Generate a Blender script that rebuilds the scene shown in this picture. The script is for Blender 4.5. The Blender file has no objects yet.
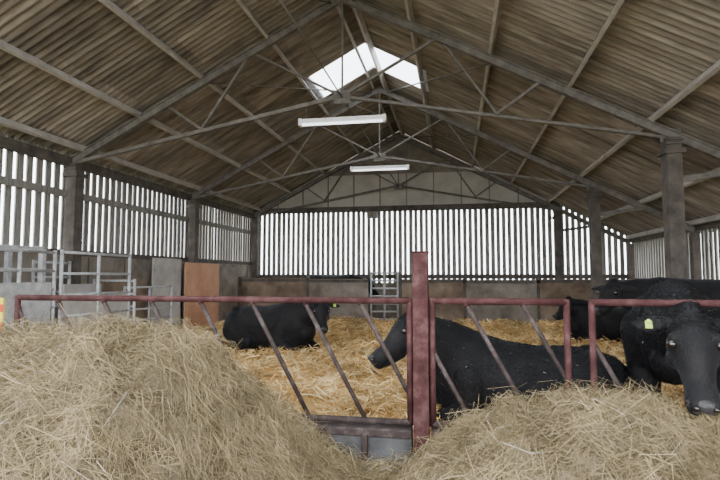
import bpy, math, random
import numpy as np
from mathutils import Vector, Matrix, noise
random.seed(7); rng=np.random.default_rng(7)
scene=bpy.context.scene
Z=Vector((0,0,1))
# ------------------------------------------------------------------ helpers
def link(o):
    scene.collection.objects.link(o); return o
def mat(name,c1,c2,scale=4,rough=.8,bump=.3,c3=None,metal=0,stretch=(1,1,1),detail=8,bscale=None,bdist=.02,spec=.3):
    m=bpy.data.materials.new(name); m.use_nodes=True; nt=m.node_tree; N=nt.nodes; L=nt.links
    b=N['Principled BSDF']; b.inputs['Roughness'].default_value=rough; b.inputs['Metallic'].default_value=metal
    b.inputs['Specular IOR Level'].default_value=spec
    tc=N.new('ShaderNodeTexCoord'); mp=N.new('ShaderNodeMapping'); mp.inputs['Scale'].default_value=stretch
    L.new(tc.outputs['Object'],mp.inputs['Vector'])
    n=N.new('ShaderNodeTexNoise'); n.inputs['Scale'].default_value=scale; n.inputs['Detail'].default_value=detail; n.inputs['Roughness'].default_value=.62
    L.new(mp.outputs['Vector'],n.inputs['Vector'])
    r=N.new('ShaderNodeValToRGB'); r.color_ramp.elements[0].position=.32; r.color_ramp.elements[1].position=.68
    r.color_ramp.elements[0].color=(*c1,1); r.color_ramp.elements[1].color=(*c2,1)
    if c3:
        e=r.color_ramp.elements.new(.5); e.color=(*c3,1)
    L.new(n.outputs['Fac'],r.inputs['Fac']); L.new(r.outputs['Color'],b.inputs['Base Color'])
    if bump:
        n2=N.new('ShaderNodeTexNoise'); n2.inputs['Scale'].default_value=bscale or scale*4; n2.inputs['Detail'].default_value=6
        L.new(mp.outputs['Vector'],n2.inputs['Vector'])
        bp=N.new('ShaderNodeBump'); bp.inputs['Strength'].default_value=bump; bp.inputs['Distance'].default_value=bdist
        L.new(n2.outputs['Fac'],bp.inputs['Height']); L.new(bp.outputs['Normal'],b.inputs['Normal'])
    return m
def island_mat(name,cols,rough=.75,lo=.6,hi=1.15,ns=1.3):
    m=bpy.data.materials.new(name); m.use_nodes=True; nt=m.node_tree; N=nt.nodes; L=nt.links
    b=N['Principled BSDF']; b.inputs['Roughness'].default_value=rough; b.inputs['Specular IOR Level'].default_value=.2
    g=N.new('ShaderNodeNewGeometry'); r=N.new('ShaderNodeValToRGB')
    els=r.color_ramp.elements
    for i,c in enumerate(cols):
        p=i/(len(cols)-1)
        e=els[0] if i==0 else (els[1] if i==len(cols)-1 else els.new(p))
        e.position=p; e.color=(*c,1)
    L.new(g.outputs['Random Per Island'],r.inputs['Fac'])
    tc=N.new('ShaderNodeTexCoord'); n=N.new('ShaderNodeTexNoise'); n.inputs['Scale'].default_value=ns; n.inputs['Detail'].default_value=4
    L.new(tc.outputs['Object'],n.inputs['Vector'])
    mr=N.new('ShaderNodeMapRange'); mr.inputs['From Min'].default_value=.3; mr.inputs['From Max'].default_value=.7; mr.inputs['To Min'].default_value=lo; mr.inputs['To Max'].default_value=hi
    L.new(n.outputs['Fac'],mr.inputs['Value'])
    mx=N.new('ShaderNodeVectorMath'); mx.operation='SCALE'
    L.new(r.outputs['Color'],mx.inputs[0]); L.new(mr.outputs['Result'],mx.inputs['Scale']); L.new(mx.outputs['Vector'],b.inputs['Base Color'])
    return m
class MB:
    def __init__(s): s.v=[]; s.f=[]; s.m=[]; s.sm=[]
    def poly(s,pts,mi=0):
        n=len(s.v); s.v+= [tuple(p) for p in pts]; s.f.append(tuple(range(n,n+len(pts)))); s.m.append(mi); s.sm.append(False)
    def box(s,x0,x1,y0,y1,z0,z1,mi=0):
        n=len(s.v)
        s.v+=[(x0,y0,z0),(x1,y0,z0),(x1,y1,z0),(x0,y1,z0),(x0,y0,z1),(x1,y0,z1),(x1,y1,z1),(x0,y1,z1)]
        for f in ((0,3,2,1),(4,5,6,7),(0,1,5,4),(1,2,6,5),(2,3,7,6),(3,0,4,7)):
            s.f.append(tuple(n+i for i in f)); s.m.append(mi); s.sm.append(False)
    def beam(s,p0,p1,w,h,mi=0,up=Z):
        p0=Vector(p0);p1=Vector(p1);d=(p1-p0).normalized()
        if abs(d.dot(up))>.98: up=Vector((0,1,0))
        a=d.cross(up).normalized(); b=a.cross(d).normalized(); n=len(s.v)
        for p in (p0,p1):
            for sa,sb in ((-1,-1),(1,-1),(1,1),(-1,1)):
                s.v.append(tuple(p+a*sa*w/2+b*sb*h/2))
        for f in ((0,1,2,3),(7,6,5,4),(0,4,5,1),(1,5,6,2),(2,6,7,3),(3,7,4,0)):
            s.f.append(tuple(n+i for i in f)); s.m.append(mi); s.sm.append(False)
    def angle(s,p0,p1,w,mi=0):   # steel L section
        t=w*.16
        s.beam(p0,p1,w,t,mi); d=Vector(p1)-Vector(p0)
        a=d.normalized().cross(Z).normalized()*(w/2)
        up=a.cross(d).normalized()*(w/2)
        s.beam(Vector(p0)+a+up,Vector(p1)+a+up,t,w,mi)
    def tube(s,p0,p1,r,mi=0,seg=12,r1=None):
        r1=r if r1 is None else r1
        p0=Vector(p0);p1=Vector(p1);d=(p1-p0).normalized()
        up=Z if abs(d.z)<.95 else Vector((0,1,0))
        a=d.cross(up).normalized(); b=a.cross(d).normalized(); n=len(s.v)
        for p,rr in ((p0,r),(p1,r1)):
            for i in range(seg):
                t=2*math.pi*i/seg; s.v.append(tuple(p+a*math.cos(t)*rr+b*math.sin(t)*rr))
        for i in range(seg):
            j=(i+1)%seg
            s.f.append((n+i,n+j,n+seg+j,n+seg+i)); s.m.append(mi); s.sm.append(True)
        s.f.append(tuple(n+i for i in range(seg))[::-1]); s.m.append(mi); s.sm.append(False)
        s.f.append(tuple(n+seg+i for i in range(seg))); s.m.append(mi); s.sm.append(False)
    def make(s,name,mats,parent=None,bevel=0):
        me=bpy.data.meshes.new(name); me.from_pydata(s.v,[],s.f)
        for m in mats: me.materials.append(m)
        me.polygons.foreach_set('material_index',s.m); me.polygons.foreach_set('use_smooth',s.sm); me.update()
        o=link(bpy.data.objects.new(name,me))
        if parent: o.parent=parent
        if bevel:
            b=o.modifiers.new('bev','BEVEL'); b.width=bevel; b.segments=2; b.limit_method='ANGLE'
        return o
def strands(name,P,D,Ln,W,mt,parent=None,bend=.25):
    n=len(P); D=D/np.linalg.norm(D,axis=1,keepdims=True)
    R=rng.normal(size=(n,3)); S=np.cross(D,R); S/=np.linalg.norm(S,axis=1,keepdims=True)
    B=rng.normal(size=(n,3))*bend*Ln[:,None]*.5
    a=P-D*Ln[:,None]/2; c=P+D*Ln[:,None]/2; m_=P+B
    w=S*W[:,None]/2
    V=np.stack([a-w,a+w,m_-w,m_+w,c-w*.5,c+w*.5],axis=1).reshape(-1,3).astype(np.float32)
    base=(np.arange(n)*6)[:,None]
    F=np.concatenate([base+np.array([0,1,3,2]),base+np.array([2,3,5,4])],axis=1).reshape(-1).astype(np.int32)
    me=bpy.data.meshes.new(name); me.vertices.add(len(V)); me.vertices.foreach_set('co',V.ravel())
    me.loops.add(len(F)); me.loops.foreach_set('vertex_index',F)
    me.polygons.add(2*n); me.polygons.foreach_set('loop_start',np.arange(2*n,dtype=np.int32)*4)
    me.update(calc_edges=True); me.materials.append(mt)
    o=link(bpy.data.objects.new(name,me)); o.parent=parent
    return o
# ------------------------------------------------------------------ materials
M_roof=mat('fibre_cement_roof',(.14,.116,.094),(.44,.385,.325),scale=1.5,stretch=(.55,3.2,.55),rough=.9,bump=.25,c3=(.275,.237,.197),bscale=20)
nt=M_roof.node_tree;N=nt.nodes;L=nt.links   # per sheet tint
b=N['Principled BSDF']; src=b.inputs['Base Color'].links[0].from_socket
tc=N.new('ShaderNodeTexCoord'); sx=N.new('ShaderNodeSeparateXYZ'); L.new(tc.outputs['Object'],sx.inputs[0])
def mth(op,a,v):
    n=N.new('ShaderNodeMath'); n.operation=op; L.new(a,n.inputs[0]); n.inputs[1].default_value=v; return n.outputs[0]
fy=mth('FLOOR',mth('DIVIDE',sx.outputs['Y'],1.02),0); fx=mth('FLOOR',mth('DIVIDE',mth('ADD',sx.outputs['X'],2.07),1.36),0)
cb=N.new('ShaderNodeCombineXYZ'); L.new(fx,cb.inputs[0]); L.new(fy,cb.inputs[1])
wn=N.new('ShaderNodeTexWhiteNoise'); wn.noise_dimensions='3D'; L.new(cb.outputs[0],wn.inputs['Vector'])
mr=N.new('ShaderNodeMapRange'); mr.inputs['To Min'].default_value=.75; mr.inputs['To Max'].default_value=1.1; L.new(wn.outputs['Value'],mr.inputs['Value'])
vm=N.new('ShaderNodeVectorMath'); vm.operation='SCALE'; L.new(src,vm.inputs[0]); L.new(mr.outputs[0],vm.inputs['Scale']); L.new(vm.outputs[0],b.inputs['Base Color'])

M_board=mat('weathered_boards',(.15,.14,.13),(.32,.30,.275),scale=5,stretch=(6,6,.5),bump=.4)
M_conc=mat('dirty_concrete',(.12,.10,.082),(.29,.26,.22),scale=1.6,bump=.3,c3=(.21,.18,.15))
M_part=mat('stained_partition_panel',(.10,.068,.047),(.30,.235,.175),scale=1.3,bump=.3,c3=(.19,.14,.10))
M_post=mat('old_column_concrete',(.055,.046,.04),(.135,.115,.10),scale=4,bump=.3)
M_steel=mat('dusty_steel',(.10,.088,.078),(.21,.19,.17),scale=6,rough=.7,bump=.1)
M_lsteel=mat('pale_purlin',(.36,.33,.30),(.54,.51,.475),scale=3,rough=.7,bump=.1)
M_gable=mat('gable_sheet',(.38,.35,.31),(.52,.485,.43),scale=1.5,bump=.2)
M_gabled=mat('gable_sheet_upper',(.16,.135,.11),(.28,.24,.195),scale=2,bump=.2)
M_galv=mat('galvanised_steel',(.30,.305,.31),(.55,.56,.565),scale=8,rough=.5,metal=.2,bump=.1)
M_red=mat('worn_red_oxide_paint',(.036,.014,.014),(.11,.058,.055),scale=9,rough=.7,bump=.15,c3=(.065,.026,.026),spec=.12)
M_bar=mat('worn_barrier_bar',(.032,.026,.025),(.105,.088,.083),scale=12,rough=.7,bump=.15,c3=(.055,.04,.038),spec=.12)
M_kerb=mat('kerb_concrete',(.05,.05,.052),(.13,.13,.135),scale=4,bump=.4)
M_ply=mat('orange_plywood',(.44,.22,.13),(.60,.35,.23),scale=1.5,bump=.15)
M_greyp=mat('grey_board',(.3,.28,.26),(.46,.44,.41),scale=2,bump=.2)
M_ground=mat('outside_ground',(.10,.12,.06),(.2,.2,.13),scale=.6,bump=.2)
M_floor=mat('passage_concrete',(.16,.14,.12),(.27,.25,.22),scale=2,bump=.3)
M_bed=mat('straw_base',(.20,.115,.04),(.72,.45,.16),scale=4,bump=.8,c3=(.48,.29,.10),bscale=60,bdist=.03)
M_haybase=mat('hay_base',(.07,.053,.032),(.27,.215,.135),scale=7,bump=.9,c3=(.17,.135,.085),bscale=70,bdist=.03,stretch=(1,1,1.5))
M_hay=island_mat('hay_stalks',[(.20,.155,.085),(.34,.27,.155),(.47,.385,.23),(.66,.565,.375),(.26,.215,.115),(.42,.33,.19)],lo=.45,hi=1.12,ns=3)
M_straw=island_mat('straw_stalks',[(.52,.285,.08),(.8,.49,.155),(.95,.65,.26),(.62,.36,.11),(1.0,.79,.43)],lo=.42,hi=1.2,ns=.9)
M_white=mat('light_batten_white',(.85,.85,.85),(.92,.92,.92),rough=.4,bump=0)
M_tube=bpy.data.materials.new('fluorescent_tube'); M_tube.use_nodes=True
M_tube.node_tree.nodes['Principled BSDF'].inputs['Emission Color'].default_value=(.95,.97,1,1)
M_tube.node_tree.nodes['Principled BSDF'].inputs['Emission Strength'].default_value=2.5
M_tag=mat('green_tag_plastic',(.36,.5,.08),(.44,.58,.11),bump=0,rough=.4)
M_yel=mat('yellow_plastic',(.62,.5,.04),(.7,.58,.08),bump=0,rough=.4)
M_redp=mat('red_reflector',(.5,.04,.03),(.6,.06,.04),bump=0,rough=.4)
# cow
M_cow=mat('black_cattle_coat',(.0045,.0045,.0055),(.014,.013,.014),scale=6,rough=.62,bump=.9,bscale=70,bdist=.012,stretch=(1,1,1),spec=.2)
cb_=M_cow.node_tree.nodes['Principled BSDF']; cb_.inputs['Sheen Weight'].default_value=.08; cb_.inputs['Sheen Roughness'].default_value=.4; cb_.inputs['Sheen Tint'].default_value=(.5,.55,.65,1)
M_fur=island_mat('black_cattle_hair',[(.003,.003,.004),(.008,.008,.010),(.02,.018,.017),(.006,.006,.008)],rough=.5)
M_eye=mat('cow_eye',(.01,.008,.006),(.015,.01,.008),rough=.05,bump=0,spec=.8)
M_nose=mat('cow_muzzle_skin',(.018,.018,.019),(.05,.048,.048),scale=20,rough=.4,bump=.4,spec=.4)
# translucent skylight
M_sky=bpy.data.materials.new('translucent_rooflight'); M_sky.use_nodes=True; nt=M_sky.node_tree
for n in list(nt.nodes): nt.nodes.remove(n)
o_=nt.nodes.new('ShaderNodeOutputMaterial'); t_=nt.nodes.new('ShaderNodeBsdfTranslucent'); d_=nt.nodes.new('ShaderNodeBsdfDiffuse'); x_=nt.nodes.new('ShaderNodeMixShader')
nz=nt.nodes.new('ShaderNodeTexNoise'); nz.inputs['Scale'].default_value=3; rp=nt.nodes.new('ShaderNodeValToRGB'); rp.color_ramp.elements[0].color=(.75,.8,.85,1); rp.color_ramp.elements[1].color=(.95,.97,1,1)
nt.links.new(nz.outputs['Fac'],rp.inputs['Fac']); nt.links.new(rp.outputs['Color'],t_.inputs['Color'])
x_.inputs[0].default_value=.12; nt.links.new(t_.outputs[0],x_.inputs[1]); nt.links.new(d_.outputs[0],x_.inputs[2]); nt.links.new(x_.outputs[0],o_.inputs['Surface'])
# ------------------------------------------------------------------ dimensions
XL,XR,XA,XW=-7.74,3.61,-2.07,6.06
YB=19.5; Y0=-1.5
YT=[19.4,14.45,9.45,4.42,-.6]
def rz(x): return 7.2-.52*abs(x-XA)
# ------------------------------------------------------------------ ground / floor
g=MB(); g.box(-60,60,-40,90,-.3,-.06); g.make('ground',[M_ground])
g=MB(); g.box(-7.9,6.15,Y0,YB+.1,-.05,0); g.make('floor',[M_floor])
def bedz(x,y):
    n=noise.fractal(Vector((x*.9,y*.9,3)),1,2,4)
    n2=noise.noise(Vector((x*3.2,y*3.2,9)))
    n3=abs(noise.noise(Vector((x*1.7,y*1.7,5))))
    return .04+.06*n+.05*n2+.12*n3
def grid(name,x0,x1,y0,y1,st,fn,mt):
    nx=int((x1-x0)/st)+1; ny=int((y1-y0)/st)+1
    v=[];f=[]
    for j in range(ny):
        for i in range(nx):
            x=x0+(x1-x0)*i/(nx-1); y=y0+(y1-y0)*j/(ny-1); v.append((x,y,fn(x,y)))
    for j in range(ny-1):
        for i in range(nx-1):
            a=j*nx+i; f.append((a,a+1,a+nx+1,a+nx))
    me=bpy.data.meshes.new(name); me.from_pydata(v,[],f); me.materials.append(mt)
    me.polygons.foreach_set('use_smooth',[True]*len(f))
    return link(bpy.data.objects.new(name,me))
bed=grid('straw_bedding',-7.56,5.9,4.4,17.34,.08,bedz,M_bed)
n=110000
Yr=4.4+(17.2-4.4)*rng.random(n)**1.6; Xr=-7.4+13.2*rng.random(n)
keep=[]
for x,y in zip(Xr,Yr):
    c=noise.noise(Vector((x*1.6,y*1.6,2))); keep.append(random.random()<.48+1.6*c)
keep=np.array(keep); Xr=Xr[keep]; Yr=Yr[keep]; n=len(Xr)
P=np.array([(x,y,bedz(x,y)+.012+random.random()**2*.13) for x,y in zip(Xr,Yr)])
th=rng.random(n)*2*np.pi; D=np.stack([np.cos(th),np.sin(th),rng.normal(size=n)*.48],1)
strands('straw_stalks',P,D,.12+.28*rng.random(n),.005+.0011*Yr*(.6+rng.random(n)*.8),M_straw,bed)
# ------------------------------------------------------------------ roof
def corr(mb,xa,xb,y0,y1,mi=0,drop=0):
    p=.146; st=p/8; n=int(round((y1-y0)/st)); base=len(mb.v)
    for k in range(n+1):
        y=y0+(y1-y0)*k/n; w=.026*math.sin(2*math.pi*y/p)
        for x,dd in ((xa,0),(xb,drop)):
            mb.v.append((x,y,rz(x)+w+dd))
    for k in range(n):
        a=base+2*k; mb.f.append((a,a+1,a+3,a+2)); mb.m.append(mi); mb.sm.append(True)
roof=MB(); skl=[]
lx=[XA,-3.45,-4.85,-6.25,-7.6,-8.05]; rx=[XA,-.75,.62,1.98,3.34,4.7,6.3]
for side,xs in (('l',lx),('r',rx)):
    for c in range(len(xs)-1):
        xa,xb=xs[c],xs[c+1]; ext=(xb-xa)*.1
        holes=[]
        if c==0: holes=[(1.0,4.5),(11.95,13.4)]  # near opening is an unseen rooflight added for daylight; far one is real
        if c in (1,2) : holes=[(1.5,4.0)]  # more unseen rooflights added overhead to brighten the interior
        y=Y0
        for h0,h1 in holes:
            corr(roof,xa,xb+ext,y,h0,0,-.03); skl.append((xa,xb+ext,h0,h1)); y=h1
        corr(roof,xa,xb+ext,y,YB+.15,0,-.03)
# ridge cap
for sgn in (-1,1):
    for a,b2 in ((Y0,11.9),(13.4,YB)):
        roof.beam((XA+sgn*.12,a,rz(XA)-.01),(XA+sgn*.12,b2,rz(XA)-.01),.26,.015,0,up=Vector((sgn*.46,0,.89)))
roof.make('ceiling',[M_roof])
for i,(a,b2,h0,h1) in enumerate(skl):
    s=MB(); corr(s,a,b2,h0,h1,0,-.03); s.make('rooflight_seen_and_added_%d'%(i+1),[M_sky])  # far pair real, those above the camera added for their light
pur=MB()
for x in (-7.55,-6.3,-4.95,-3.58,-2.25,-1.89,-.75,.68,2.03,3.33,4.78,5.9):
    pur.beam((x,Y0,rz(x)-.12),(x,YB,rz(x)-.12),.06,.13,0,up=Vector((.46*(1 if x>XA else -1),0,.89)))
pur.make('roof_purlins',[M_lsteel])
# trusses
for y in YT:
    t=MB(); o=.27
    A=Vector((XA,y,rz(XA)-o))
    Lp=Vector((XL-.05,y,rz(XL)-o+.0)); Rp=Vector((XR,y,rz(XR)-o)); RW=Vector((XW-.1,y,rz(XW-.1)-o))
    for a,b2 in ((Lp,A),(A,Rp),(Rp,RW)):
        t.beam(a,b2,.10,.12)
        t.beam(a+Vector((0,0,.07)),b2+Vector((0,0,.07)),.16,.02)
    C=Vector((XA,y,4.98)); e=-.02
    for E,sg in ((Lp,-1),(Rp,1)):
        t.angle(E+Vector((-sg*.1,0,-.05)),C,.065)
        q=lambda k:E.lerp(A,k)
        w=lambda k:E.lerp(C,k)
        t.angle(w(.5),q(.36),.045); t.angle(w(.5),q(.68),.045); t.angle(C,q(.68),.045)
    t.beam(C,A,.035,.035)
    t.beam((XR,y,3.2),(XR+1.2,y,rz(XR+1.2)-o),.07,.09)
    for p in (A,C,Lp,Rp): t.box(p.x-.16,p.x+.16,y-.02,y+.02,p.z-.12,p.z+.1)
    t.make('roof_truss',[M_steel])
br=MB()
for a,b2 in ((9.45,14.45),(14.45,19.4),(4.42,9.45)):
    br.tube((XA,a,4.98),(XA,b2,4.98),.014)
    br.tube((XA-2.9,a,rz(XA-2.9)-.22),(XA-.2,b2,rz(XA)-.35),.018)
    br.tube((XA+2.9,a,rz(XA+2.9)-.22),(XA+.2,b2,rz(XA)-.35),.018)
br.make('roof_bracing',[M_steel])
# columns
for y in YT[:4]:
    for x in (XL,XR):
        if x==XR and y<5: continue
        c=MB(); top=rz(x)-.33
        c.box(x-.12,x+.12,y-.13,y+.13,-.05,top); c.box(x-.17,x+.17,y-.17,y+.17,top-.28,top-.2); c.box(x-.17,x+.17,y-.17,y+.17,-.02,.12)
        for zz in (top-.12,top-.05): c.tube((x-.14,y-.15,zz),(x+.14,y-.15,zz),.015)
        c.make('barn_column',[M_post],bevel=.012)
    if y>9:
        c=MB(); x=XW-.08; c.box(x-.1,x+.1,y-.1,y+.1,-.05,rz(x)-.3); c.box(x-.14,x+.14,y-.14,y+.14,-.02,.1); c.make('barn_column',[M_post],bevel=.012)
# ------------------------------------------------------------------ walls
w=MB(); y=Y0
while y<YB:
    near=y<9.4
    per=.23 if near else .215; bw=per-(.085 if near else .06); bw+=random.uniform(-.014,.014)
    w.box(-7.93,-7.9,y,y+bw,1.95+random.uniform(-.03,.03),4.2,0); y+=per
w.box(-7.9,-7.8,Y0,YB,0,2.02,1)
w.box(-7.9,-7.82,Y0,YB,3.22,3.36,0); w.box(-7.9,-7.82,Y0,YB,2.02,2.14,2); w.box(-7.9,-7.78,Y0,YB,3.86,4.05,2)
for yy in np.arange(0,19,1.25): w.box(-7.8,-7.785,yy,yy+.03,0,2.0,2)
w.make('wall_left',[M_board,M_conc,M_post])
w=MB(); x=-7.9
while x<6.15:
    per=.2; bw=per-.064+random.uniform(-.014,.014)
    top=min(4.15,rz(x+bw/2)+.03)
    w.box(x,x+bw,YB+.08,YB+.11,1.2,top,0); x+=per
w.box(-7.9,6.15,YB,YB+.12,0,1.35,1)
w.box(-7.9,6.1,YB+.0,YB+.08,1.5,1.66,2)
w.box(-7.8,XR+.1,YB-.12,YB+.06,4.05,4.25,2)
w.poly([(-7.9,YB+.16,4.2),(XA,YB+.16,7.19),(3.7,YB+.16,4.2)],4)
x=-7.9; k=0
while x<3.9:
    x2=x+1.02; dy=.012*(k%2)
    za,zb,mi=4.22,5.5,3
    pts=[x]+[bx for bx in (XA-3.27,XA+3.27) if x<bx<x2]+[x2]
    lo=[(px,YB+.09+dy,za) for px in pts]
    hi=[(px,YB+.09+dy,max(za,min(zb,rz(px)-.02))) for px in pts]
    if max(h[2] for h in hi)>za+.02: w.poly(lo+hi[::-1],mi)
    w.box(x-.02,x+.02,YB+.05,YB+.09,za,max(za+.01,min(zb,rz(x)-.05)),4)
    x=x2;k+=1
w.make('wall_back',[M_board,M_conc,M_post,M_gable,M_gabled])
w=MB(); y=7.0
while y<YB:
    w.box(6.12,6.15,y,y+.14+random.uniform(-.01,.01),1.2,rz(6.12)+.02,0); y+=.215
w.box(6.05,6.16,Y0,YB,0,1.4,1); w.box(6.04,6.12,Y0,YB,1.4,1.52,2); w.box(6.02,6.12,Y0,YB,2.75,2.9,2)
w.box(6.1,6.14,Y0,7,1.4,2.9,0)
w.make('wall_right',[M_board,M_conc,M_post])
# ------------------------------------------------------------------ internal partition & gate
p=MB(); Yp=17.4
def panel(x0,x1,h,mi=0):
    p.box(x0,x1,Yp,Yp+.06,0.0,h,mi); p.box(x0-.05,x0+.05,Yp-.03,Yp+.1,0,h+.05,1)
    p.box(x0,x1,Yp-.03,Yp,h-.12,h-.02,1)
panel(-7.5,-5.0,1.52); panel(-5.0,-2.9,1.5,2); panel(-1.8,.3,1.5,0); panel(.3,2.6,1.48,2); panel(2.6,5.9,1.5)
p.make('pen_partition',[M_part,M_post,M_conc])
def hurdle(a,b2,z0,z1,nb,r=.022,uprights=3):
    m=MB(); a=Vector(a);b2=Vector(b2)
    for i in range(nb):
        z=z0+(z1-z0)*i/(nb-1); m.tube((a.x,a.y,z),(b2.x,b2.y,z),r)
    for i in range(uprights):
        q=a.lerp(b2,i/(uprights-1)); m.tube((q.x,q.y,0.02 if i in(0,uprights-1) else z0),(q.x,q.y,z1+(.04 if i in (0,uprights-1) else 0)),r*1.2)
    return m
hurdle((-2.8,17.42,0),(-1.9,17.42,0),.15,1.7,7,.03,3).make('pen_gate',[M_galv])
m=hurdle((-6.46,7.65,0),(-6.46,9.5,0),.2,2.0,6,.024,3)
m.box(-6.475,-6.455,7.7,9.45,.25,1.25,1); m.make('cattle_hurdle',[M_galv,M_greyp])
m=hurdle((-6.46,5.4,0),(-6.46,7.5,0),.2,1.98,7,.024,4)
m.box(-6.44,-6.42,5.5,7.4,.3,1.5); m.make('cattle_hurdle',[M_galv])
hurdle((-6.4,9.6,0),(-7.55,9.9,0),.2,1.5,6,.024,2).make('cattle_hurdle',[M_galv])
hurdle((-7.5,8.2,0),(-7.5,9.1,0),.2,1.85,7,.022,2).make('cattle_hurdle',[M_galv])
hurdle((-6.9,10.0,0),(-6.75,11.6,0),.15,1.35,6,.022,3).make('cattle_hurdle',[M_galv])
c=MB()
for yy in (6.6,7.5):
    for xx in (-7.35,-6.7): c.beam((xx,yy,0),(xx,yy,2.05),.08,.08)
    c.beam((-7.35,yy,2.05),(-6.7,yy,2.05),.08,.08)
for xx in (-7.35,-6.7):
    for zz in (.5,.9,1.3,1.7,2.05): c.beam((xx,6.6,zz),(xx,7.5,zz),.05,.05)
c.beam((-7.2,6.6,.1),(-7.1,6.6,2.0),.05,.05); c.beam((-6.85,6.6,.1),(-6.95,6.6,2.0),.05,.05)
c.box(-7.36,-7.34,6.65,7.45,.2,1.1)
c.make('cattle_crush',[M_galv])
def sheet(name,x,y0,y1,h,mt):
    s=MB(); s.box(x-.02,x+.02,y0,y1,.02,h,0)
    for yy in (y0+.05,(y0+y1)/2,y1-.05): s.box(x-.06,x-.02,yy-.03,yy+.03,.0,h-.03,1)
    for zz in (.4,h-.3):
        for yy in (y0+.05,y1-.05): s.tube((x+.02,yy,zz),(x+.027,yy,zz),.015,1)
    return s.make(name,[mt,M_post],bevel=.004)
sheet('grey_board_panel',-7.45,11.9,13.25,2.06,M_greyp)
sheet('plywood_panel',-7.4,13.4,15.5,1.98,M_ply)
sheet('grey_board_panel',-7.5,15.7,17.2,1.9,M_conc)
sheet('plywood_panel',-7.5,10.1,11.7,1.55,M_part)
sheet('grey_board_panel',-6.95,8.3,9.3,1.45,M_greyp)
# ------------------------------------------------------------------ feed barrier
YF=4.22
f=MB(); px=-.275
f.box(px-.062,px+.062,YF-.06,YF+.06,0,1.79,0); f.box(px-.07,px+.07,YF-.07,YF+.07,1.785,1.8,0)
f.make('barrier_post',[M_red],bevel=.008)
def barrier(x0,x1,tops,zt=1.40,zb=.44):
    f=MB(); yb=YF-.0
    f.tube((x0,yb,zt),(x1,yb,zt),.027,0,14)
    f.tube((x0,yb,zb),(x1,yb,zb),.026,1,14)
    f.tube((x0,yb,zb-.02),(x0,yb,zt+.02),.025,0,14); f.tube((x1,yb,zb-.02),(x1,yb,zt+.02),.025,0,14)
    for tx in tops:
        bx=tx+.53; a=Vector((tx,yb,zt)); b2=Vector((bx,yb,zb))
        if bx>x1: b2=a.lerp(b2,(x1-tx)/.53)
        if tx<x0: a=a.lerp(Vector((bx,yb,zb)),(x0-tx)/.53)
        f.tube(a,b2,.0185,1,12)
        f.tube(a,a.lerp(b2,.04),.023,0,12)
    return f
f=barrier(-4.01,-.365,[-4.05,-3.6,-3.13,-2.66,-2.19,-1.72,-1.25,-.78])
f.box(-4.26,-4.09,YF-.08,YF-.06,.85,1.40,2)
for k in range(3): f.box(-4.261,-4.089,YF-.083,YF-.079,.93+k*.17,1.0+k*.17,3)
f.box(-4.2,-4.15,YF-.06,YF-.03,0,1.4,0)
f.make('feed_barrier',[M_red,M_bar,M_yel,M_redp])
barrier(-.185,.835,[-.40,.07,.5]).make('feed_barrier',[M_red,M_bar])
barrier(1.015,3.5,[.85,2.15,2.6,3.05]).make('feed_barrier',[M_red,M_bar])
k=MB()
for xa,xb in ((-4.3,px-.075),(px+.075,3.6)):
    k.box(xa,xb,YF-.05,YF+.08,0,.33,0); k.box(xa,xb,YF-.07,YF+.09,.33,.395,1)
for xx in (-3.2,-1.95,-.72,.6,1.9): k.box(xx-.025,xx+.025,YF-.09,YF-.05,0,.36,1)
k.make('feed_kerb',[M_kerb,M_bar],bevel=.01)
# ------------------------------------------------------------------ hay
PX=[(-6.5,.75),(-4.5,.88),(-3.6,.98),(-3.2,1.06),(-2.8,1.15),(-2.33,1.22),(-1.95,1.19),(-1.7,1.14),(-1.556,1.04),(-1.38,.84),(-1.17,.56),(-.99,.32),(-.68,.10),(-.4,.10),(-.17,.34),(.1,.52),(.57,.70),(.95,.78),(1.2,.73),(1.4,.6),(1.67,.47),(2.2,.38),(3.6,.3)]
pxs,pzs=zip(*PX)
def hayz(x,y):
    wx=x+.12*noise.noise(Vector((y*2.2,x*2.2,3)))
    P_=float(np.interp(wx,pxs,pzs))
    t=min(1,max(0,(x+1.1)/.9))
    yc=3.05*(1-t)+3.65*t
    if y<yc:
        G=math.exp(-((yc-y)/(1.75-(.45*t)))**2)
    else: G=1-.5*((y-yc)/1.1)**2
    e=noise.fractal(Vector((x*1.6,y*1.6,1.7)),1,2,5)*.09
    e+=-abs(noise.noise(Vector((x*2.6+1,y*3.4,7))))*.22+.05
    e+=noise.noise(Vector((x*6,y*6,4)))*.045-abs(noise.noise(Vector((x*9,y*9,8))))*.06
    edge=min(1,max(0,(y-.2)/.6))
    return max(.015,P_*G*edge+e*min(1,P_*1.4))
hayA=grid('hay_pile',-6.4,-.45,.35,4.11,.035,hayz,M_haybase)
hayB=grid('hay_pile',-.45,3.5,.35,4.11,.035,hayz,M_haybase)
def haystr(o,x0,x1,n,name):
    X=x0+(x1-x0)*rng.random(n); Y=.9+3.22*rng.random(n)**.8
    Zz=[];Dd=[];Ln=[]
    for x,y in zip(X,Y):
        z=hayz(x,y); gx=(hayz(x+.03,y)-z)/.03; gy=(hayz(x,y+.03)-z)/.03
        c=noise.noise(Vector((x*3,y*3,11)))
        a=noise.noise(Vector((x*2,y*2,6)))*5+random.gauss(0,.8); dx,dy=math.cos(a),math.sin(a)
        Zz.append(z+random.uniform(-.012,.015)+.08*random.random()**4*(1+c)); Dd.append((dx,dy,gx*dx+gy*dy+random.gauss(0,.25+.3*max(0,c))))
        Ln.append(.07+.28*random.random()**1.8)
    P=np.stack([X,Y,np.array(Zz)],1)
    strands(name,P,np.array(Dd),np.array(Ln),.0018+.002*rng.random(n),M_hay,o,bend=.4)
haystr(hayA,-4.6,-.4,95000,'hay_stalks')
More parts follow.
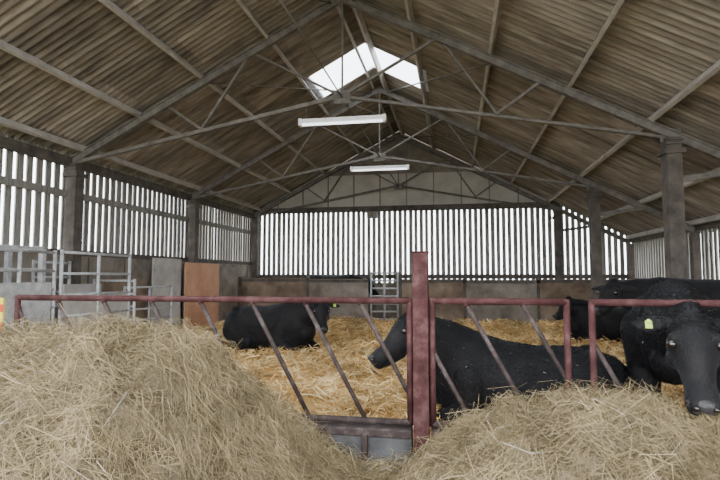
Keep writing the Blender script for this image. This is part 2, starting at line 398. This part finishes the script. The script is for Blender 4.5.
haystr(hayB,-.5,2.6,65000,'hay_stalks')
# ------------------------------------------------------------------ lights
for y,z in ((9.45,4.52),(14.45,4.64)):
    l=MB(); l.box(XA-.8,XA+.8,y-.06,y+.06,z,z+.07,0); l.box(XA-.84,XA-.78,y-.07,y+.07,z-.05,z+.08,0); l.box(XA+.78,XA+.84,y-.07,y+.07,z-.05,z+.08,0)
    l.tube((XA-.78,y,z-.03),(XA+.78,y,z-.03),.022,1)
    for s in (-.7,.7): l.tube((XA+s,y,z+.07),(XA+s,y,4.98-.3*.26),.006,2)
    l.tube((XA+.72,y,z+.07),(XA,y,4.95),.008,2)
    l.make('fluorescent_batten_light',[M_white,M_tube,M_steel])
b_=MB(); b_.box(-3.25,-2.85,YB-.3,YB-.12,3.78,3.98); b_.box(-3.3,-2.8,YB-.34,YB-.1,3.98,4.02); b_.make('owl_nest_box',[M_board])
# ------------------------------------------------------------------ cattle
def loft(mb,st,seg=20,pw=1.0):
    n0=len(mb.v)
    for (c,s,u,a,b2) in st:
        for i in range(seg):
            t=2*math.pi*i/seg; mb.v.append(tuple(c+s*a*math.cos(t)+u*b2*math.sin(t)))
    for k in range(len(st)-1):
        for i in range(seg):
            j=(i+1)%seg; q=n0+k*seg
            mb.f.append((q+i,q+j,q+seg+j,q+seg+i))
    mb.f.append(tuple(n0+i for i in range(seg))[::-1]); q=n0+(len(st)-1)*seg; mb.f.append(tuple(q+i for i in range(seg)))
def ball(mb,c,r,sc=(1,1,1),R=None):
    st=[]
    for k in range(1,10):
        t=math.pi*k/10; st.append((k,-math.cos(t),math.sin(t)))
    n0=len(mb.v); seg=16
    for _,zz,rr in st:
        for i in range(seg):
            a=2*math.pi*i/seg; p=Vector((math.cos(a)*rr*r*sc[0],math.sin(a)*rr*r*sc[1],zz*r*sc[2]))
            if R: p=R@p
            mb.v.append(tuple(Vector(c)+p))
    for k in range(8):
        for i in range(seg):
            j=(i+1)%seg; q=n0+k*seg; mb.f.append((q+i,q+j,q+seg+j,q+seg+i))
    mb.f.append(tuple(n0+i for i in range(seg))[::-1]); q=n0+8*seg; mb.f.append(tuple(q+i for i in range(seg)))
def limb(mb,pts):
    pts=[(Vector(p),r) for p,r in pts]
    for i,(p,r) in enumerate(pts):
        ball(mb,p,r)
        if i<len(pts)-1:
            q,r2=pts[i+1]; d=(q-p).normalized(); up=Z if abs(d.z)<.9 else Vector((1,0,0))
            s=d.cross(up).normalized(); u=s.cross(d)
            loft(mb,[(p.lerp(q,t),s,u,r+(r2-r)*t,r+(r2-r)*t) for t in (0,.25,.5,.75,1)],14)
def cow(loc,heading,pose,poll,hdir,scale=1.0,tag=False,fur=0,voxel=.018,hh=None,tw=1.0,hs=1.0):
    h=Vector((heading[0],heading[1],0)).normalized(); ang=math.atan2(h.y,h.x)
    Mw=Matrix.Translation((loc[0],loc[1],loc[2] if len(loc)>2 else 0))@Matrix.Rotation(ang,4,'Z')@Matrix.Scale(scale,4)
    Mi=Mw.inverted(); R3=Mi.to_3x3()
    P=Mi@Vector(poll); d=(R3@Vector(hdir)).normalized()
    hz=(R3@Vector(hh)) if hh else Vector((d.x,d.y,0)); hz.z=0; hz.normalize()
    s=Z.cross(hz).normalized()   # left
    u=d.cross(s).normalized()
    s=u.cross(d).normalized()
    mb=MB(); X=Vector((1,0,0)); Yv=Vector((0,1,0))
    if pose=='lie':
        T=[(-1.0,.42,.07,.10),(-.95,.42,.2,.22),(-.84,.42,.31,.32),(-.65,.43,.39,.38),(-.42,.43,.43,.405),(-.1,.42,.455,.41),(.2,.44,.44,.43),(.45,.48,.39,.47),(.65,.51,.34,.45),(.8,.54,.26,.37),(.92,.55,.15,.22),(.98,.56,.06,.08)]
        loft(mb,[(Vector((x,0,z)),Yv,Z,a*tw,b2) for x,z,a,b2 in T],28)
        for sg in (-1,1):
            limb(mb,[((.5,sg*.24,.5),.2),((.5,sg*.33,.25),.12),((.86,sg*.27,.11),.075),((.62,sg*.2,.06),.05),((.5,sg*.2,.05),.05)])
        for sg in (-1,1):
            limb(mb,[((-.6,sg*.2,.55),.22),((-.55,sg*.3,.4),.23),((-.12,sg*.44,.24),.14),((-.5,sg*.5,.1),.075),((-.15,sg*.52,.06),.05),((-.02,sg*.52,.05),.055)])
        for sg in (-1,1): ball(mb,(-.62,sg*.22,.74),.09)
        limb(mb,[((-.96,0,.58),.05),((-1.04,.03,.4),.035),((-1.0,.12,.12),.03),((-.85,.3,.06),.045)])
        nb=Vector((.62,0,.66)); nr=(.27,.36)
        ball(mb,(.8,0,.42),.2)
    else:
        T=[(-.92,1.13,.06,.08),(-.88,1.12,.17,.19),(-.78,1.09,.26,.30),(-.6,1.05,.31,.355),(-.35,1.0,.335,.385),(0,.96,.365,.42),(.3,.97,.345,.43),(.52,1.0,.30,.42),(.68,1.03,.24,.36),(.8,1.05,.15,.24),(.86,1.06,.06,.1)]
        loft(mb,[(Vector((x,0,z)),Yv,Z,a*tw,b2) for x,z,a,b2 in T],28)
        for sg in (-1,1):
            limb(mb,[((.5,sg*.2,1.0),.19),((.42,sg*.23,.72),.125),((.48,sg*.2,.42),.07),((.47,sg*.2,.14),.045),((.52,sg*.2,.055),.06)])
            limb(mb,[((-.6,sg*.17,1.1),.2),((-.38,sg*.22,.8),.17),((-.68,sg*.19,.5),.07),((-.62,sg*.19,.14),.045),((-.56,sg*.19,.055),.06)])
        limb(mb,[((-.9,0,1.25),.045),((-.99,0,.95),.03),((-.97,0,.55),.028),((-.97,0,.42),.045)])
        nb=Vector((.6,0,1.08)); nr=(.23,.33)
        ball(mb,(.72,0,.8),.17)
    end=P+d*.06-u*.04
    mid=nb.lerp(end,.5)+Z*.03
    pts=[nb,nb.lerp(mid,.5),mid,mid.lerp(end,.55),end]
    k=[1,.84,.68,.57,.5]
    st=[]
    for i,p in enumerate(pts):
        tn=(pts[min(i+1,4)]-pts[max(i-1,0)]).normalized(); sd=(Yv*(1-i/4)+s*(i/4)); sd=(sd-tn*sd.dot(tn)).normalized(); uu=tn.cross(sd).normalized()
        st.append((p,sd,uu,nr[0]*k[i],nr[1]*(k[i] if i<3 else k[i]*.93)))
    loft(mb,st,20); ball(mb,end,.13); ball(mb,nb,nr[0])
    s0,u0,d0=s,u,d
    s,u,d=s*hs,u*hs,d*hs
    H=[(-.05,.05,.05,0),(-.03,.09,.085,0),(.02,.118,.115,0),(.09,.132,.135,-.01),(.16,.137,.14,-.02),(.24,.112,.13,-.03),(.32,.088,.11,-.035),(.40,.078,.09,-.035),(.46,.086,.086,-.03),(.51,.09,.08,-.03),(.545,.072,.062,-.035),(.565,.035,.03,-.035)]
    loft(mb,[(P+d*t+u*o,s,u,a,b2) for t,a,b2,o in H],22)
    ball(mb,P-d*.02+u*.06,.075)
    eds=lambda sg:(s0*sg*.93+u0*.02-d0*.12-(R3@Z).normalized()*.22).normalized()
    for sg in (-1,1):
        ball(mb,P+d*.15+s*sg*.10+u*.06,.042)
        ball(mb,P+d*.2+s*sg*.07-u*.09,.075)
        ball(mb,P+d*.525+s*sg*.047+u*.012,.038)
        er=P+d*.03+s*sg*.10+u*.035; ed=eds(sg)
        wd=(d0-ed*d0.dot(ed)).normalized(); nn=ed.cross(wd)
        loft(mb,[(er+ed*t,wd,nn,a,b2) for t,a,b2 in ((0,.03,.03),(.05,.048,.026),(.1,.062,.02),(.15,.06,.018),(.2,.04,.016),(.235,.016,.012))],14)
    limb(mb,[(P+d*.3-u*.12,.06),(P+d*.47-u*.085,.05)])
    me=bpy.data.meshes.new('cow'); me.from_pydata(mb.v,[],mb.f); tmp=link(bpy.data.objects.new('tmp',me))
    r=tmp.modifiers.new('r','REMESH'); r.mode='VOXEL'; r.voxel_size=voxel
    sm=tmp.modifiers.new('s','SMOOTH'); sm.iterations=5; sm.factor=.5
    dg=bpy.context.evaluated_depsgraph_get(); me2=bpy.data.meshes.new_from_object(tmp.evaluated_get(dg))
    bpy.data.objects.remove(tmp); me2.name='cow'
    me2.materials.clear(); me2.materials.append(M_cow); me2.polygons.foreach_set('use_smooth',[True]*len(me2.polygons))
    o=link(bpy.data.objects.new('black_cow',me2)); o.matrix_world=Mw
    def part(name,fn,mt):
        q=MB(); fn(q); q.m=[0]*len(q.f); q.sm=[True]*len(q.f); q.make(name,[mt],parent=o)
    def eyes(q):
        for sg in (-1,1): ball(q,P+d*.185+s*sg*.118+u*.05,.03)
    part('eyes',eyes,M_eye)
    Rm=Matrix((s0,d0,u0)).transposed()
    def nose(q):
        ball(q,P+d*.525-u*.012,.068*hs,(1.12,.65,.95),Rm)
    part('muzzle',nose,M_nose)
    def nost(q):
        for sg in (-1,1): ball(q,P+d*.552+s*sg*.046+u*.028,.016,(1.2,.9,1),Rm)
    part('nostrils',nost,M_eye)
    if tag:
        q=MB()
        for sg in ((-1,1) if tag==2 else (tag,)):
            er=P+d*.03+s*sg*.10+u*.035; ed=eds(sg)
            c=er+ed*.13+u*.022; dn=(d0*.8-u0*.1).normalized()
            q.beam(c-dn*.005,c+dn*.045,.04,.006,0,up=u); q.tube(c+u*.004,c+u*.012,.012)
        q.make('ear_tag',[M_tag],parent=o)
    if fur:
        nv=len(me2.vertices); co=np.empty(nv*3,np.float32); no=np.empty(nv*3,np.float32)
        me2.vertices.foreach_get('co',co); me2.vertices.foreach_get('normal',no); co=co.reshape(-1,3); no=no.reshape(-1,3)
        hc=np.array(P+d*.34); ok=np.where(np.linalg.norm(co-hc,axis=1)>.27)[0]
        idx=ok[rng.integers(0,len(ok),fur)]; p=co[idx]+rng.normal(size=(fur,3))*.004; nn=no[idx]
        flow=np.array([-1,0,-.6])+rng.normal(size=(fur,3))*.2
        flow=flow-nn*np.sum(flow*nn,1,keepdims=True)
        D=flow/np.maximum(.2,np.linalg.norm(flow,axis=1,keepdims=True))+nn*.2
        Lf=.014+.016*rng.random(fur)
        strands('coat',p+nn*.002,D,Lf,.0012+.0009*rng.random(fur),M_fur,o,bend=.08)
    return o,P,d
cow((.70,5.74),(-1,.06),'lie',(-.40,5.52,1.13),(-.40,-.22,-.36),1.05,fur=120000,voxel=.015,hh=(-1,-.55,0),hs=1.1)
cow((-3.85,10.5),(.93,-.37),'lie',(-2.60,9.95,1.04),(.22,-.55,-.62),1.16,tag=1,fur=20000)
c3,P3,d3=cow((2.12,5.68),(-.36,-.93),'stand',(1.59,3.98,1.29),(-.09,-.46,-.68),1.1,tag=-1,fur=130000,voxel=.013,hs=1.06,hh=(-.2,-1,0))
cow((3.6,8.6),(-1,-.1),'stand',(2.35,8.4,1.42),(-.5,-.5,-.45),1.12)
cow((3.6,13.0),(-1,-.15),'lie',(2.6,12.8,1.0),(-.5,-.4,-.45),1.05)
cow((-4.3,18.45),(1,0),'stand',(-3.1,18.4,1.4),(.6,-.1,-.7),1.18)
# hay held in the feeding cow's mouth
mw=c3.matrix_world@(P3+d3*.57); n=520
P=np.array([(mw.x+random.gauss(0,.05),mw.y+random.gauss(.0,.035),mw.z-.045-abs(random.gauss(0,.06))) for _ in range(n)])
D=rng.normal(size=(n,3))*np.array([.6,.4,1.0])
strands('hay_mouthful',P,D,.06+.12*rng.random(n),.002+.002*rng.random(n),M_hay,None,.4)
bpy.data.objects['hay_mouthful'].parent=hayB
# ------------------------------------------------------------------ world + camera
wd=bpy.data.worlds.new('overcast_sky'); scene.world=wd; wd.use_nodes=True; nt=wd.node_tree
bg=nt.nodes['Background']; bg.inputs['Strength'].default_value=10.5
tc=nt.nodes.new('ShaderNodeTexCoord'); sp=nt.nodes.new('ShaderNodeSeparateXYZ'); rp=nt.nodes.new('ShaderNodeValToRGB')
nt.links.new(tc.outputs['Generated'],sp.inputs[0]); nt.links.new(sp.outputs['Z'],rp.inputs['Fac']); nt.links.new(rp.outputs['Color'],bg.inputs['Color'])
rp.color_ramp.elements[0].color=(.87,.91,.94,1); rp.color_ramp.elements[1].color=(.97,.98,1,1)
cam=bpy.data.cameras.new('camera'); cam.lens=26; cam.sensor_width=36; cam.clip_start=.05; co=link(bpy.data.objects.new('camera',cam))
co.location=(0,0,1.6); co.rotation_euler=(math.radians(90+3.96),0,math.radians(10.35)); scene.camera=co
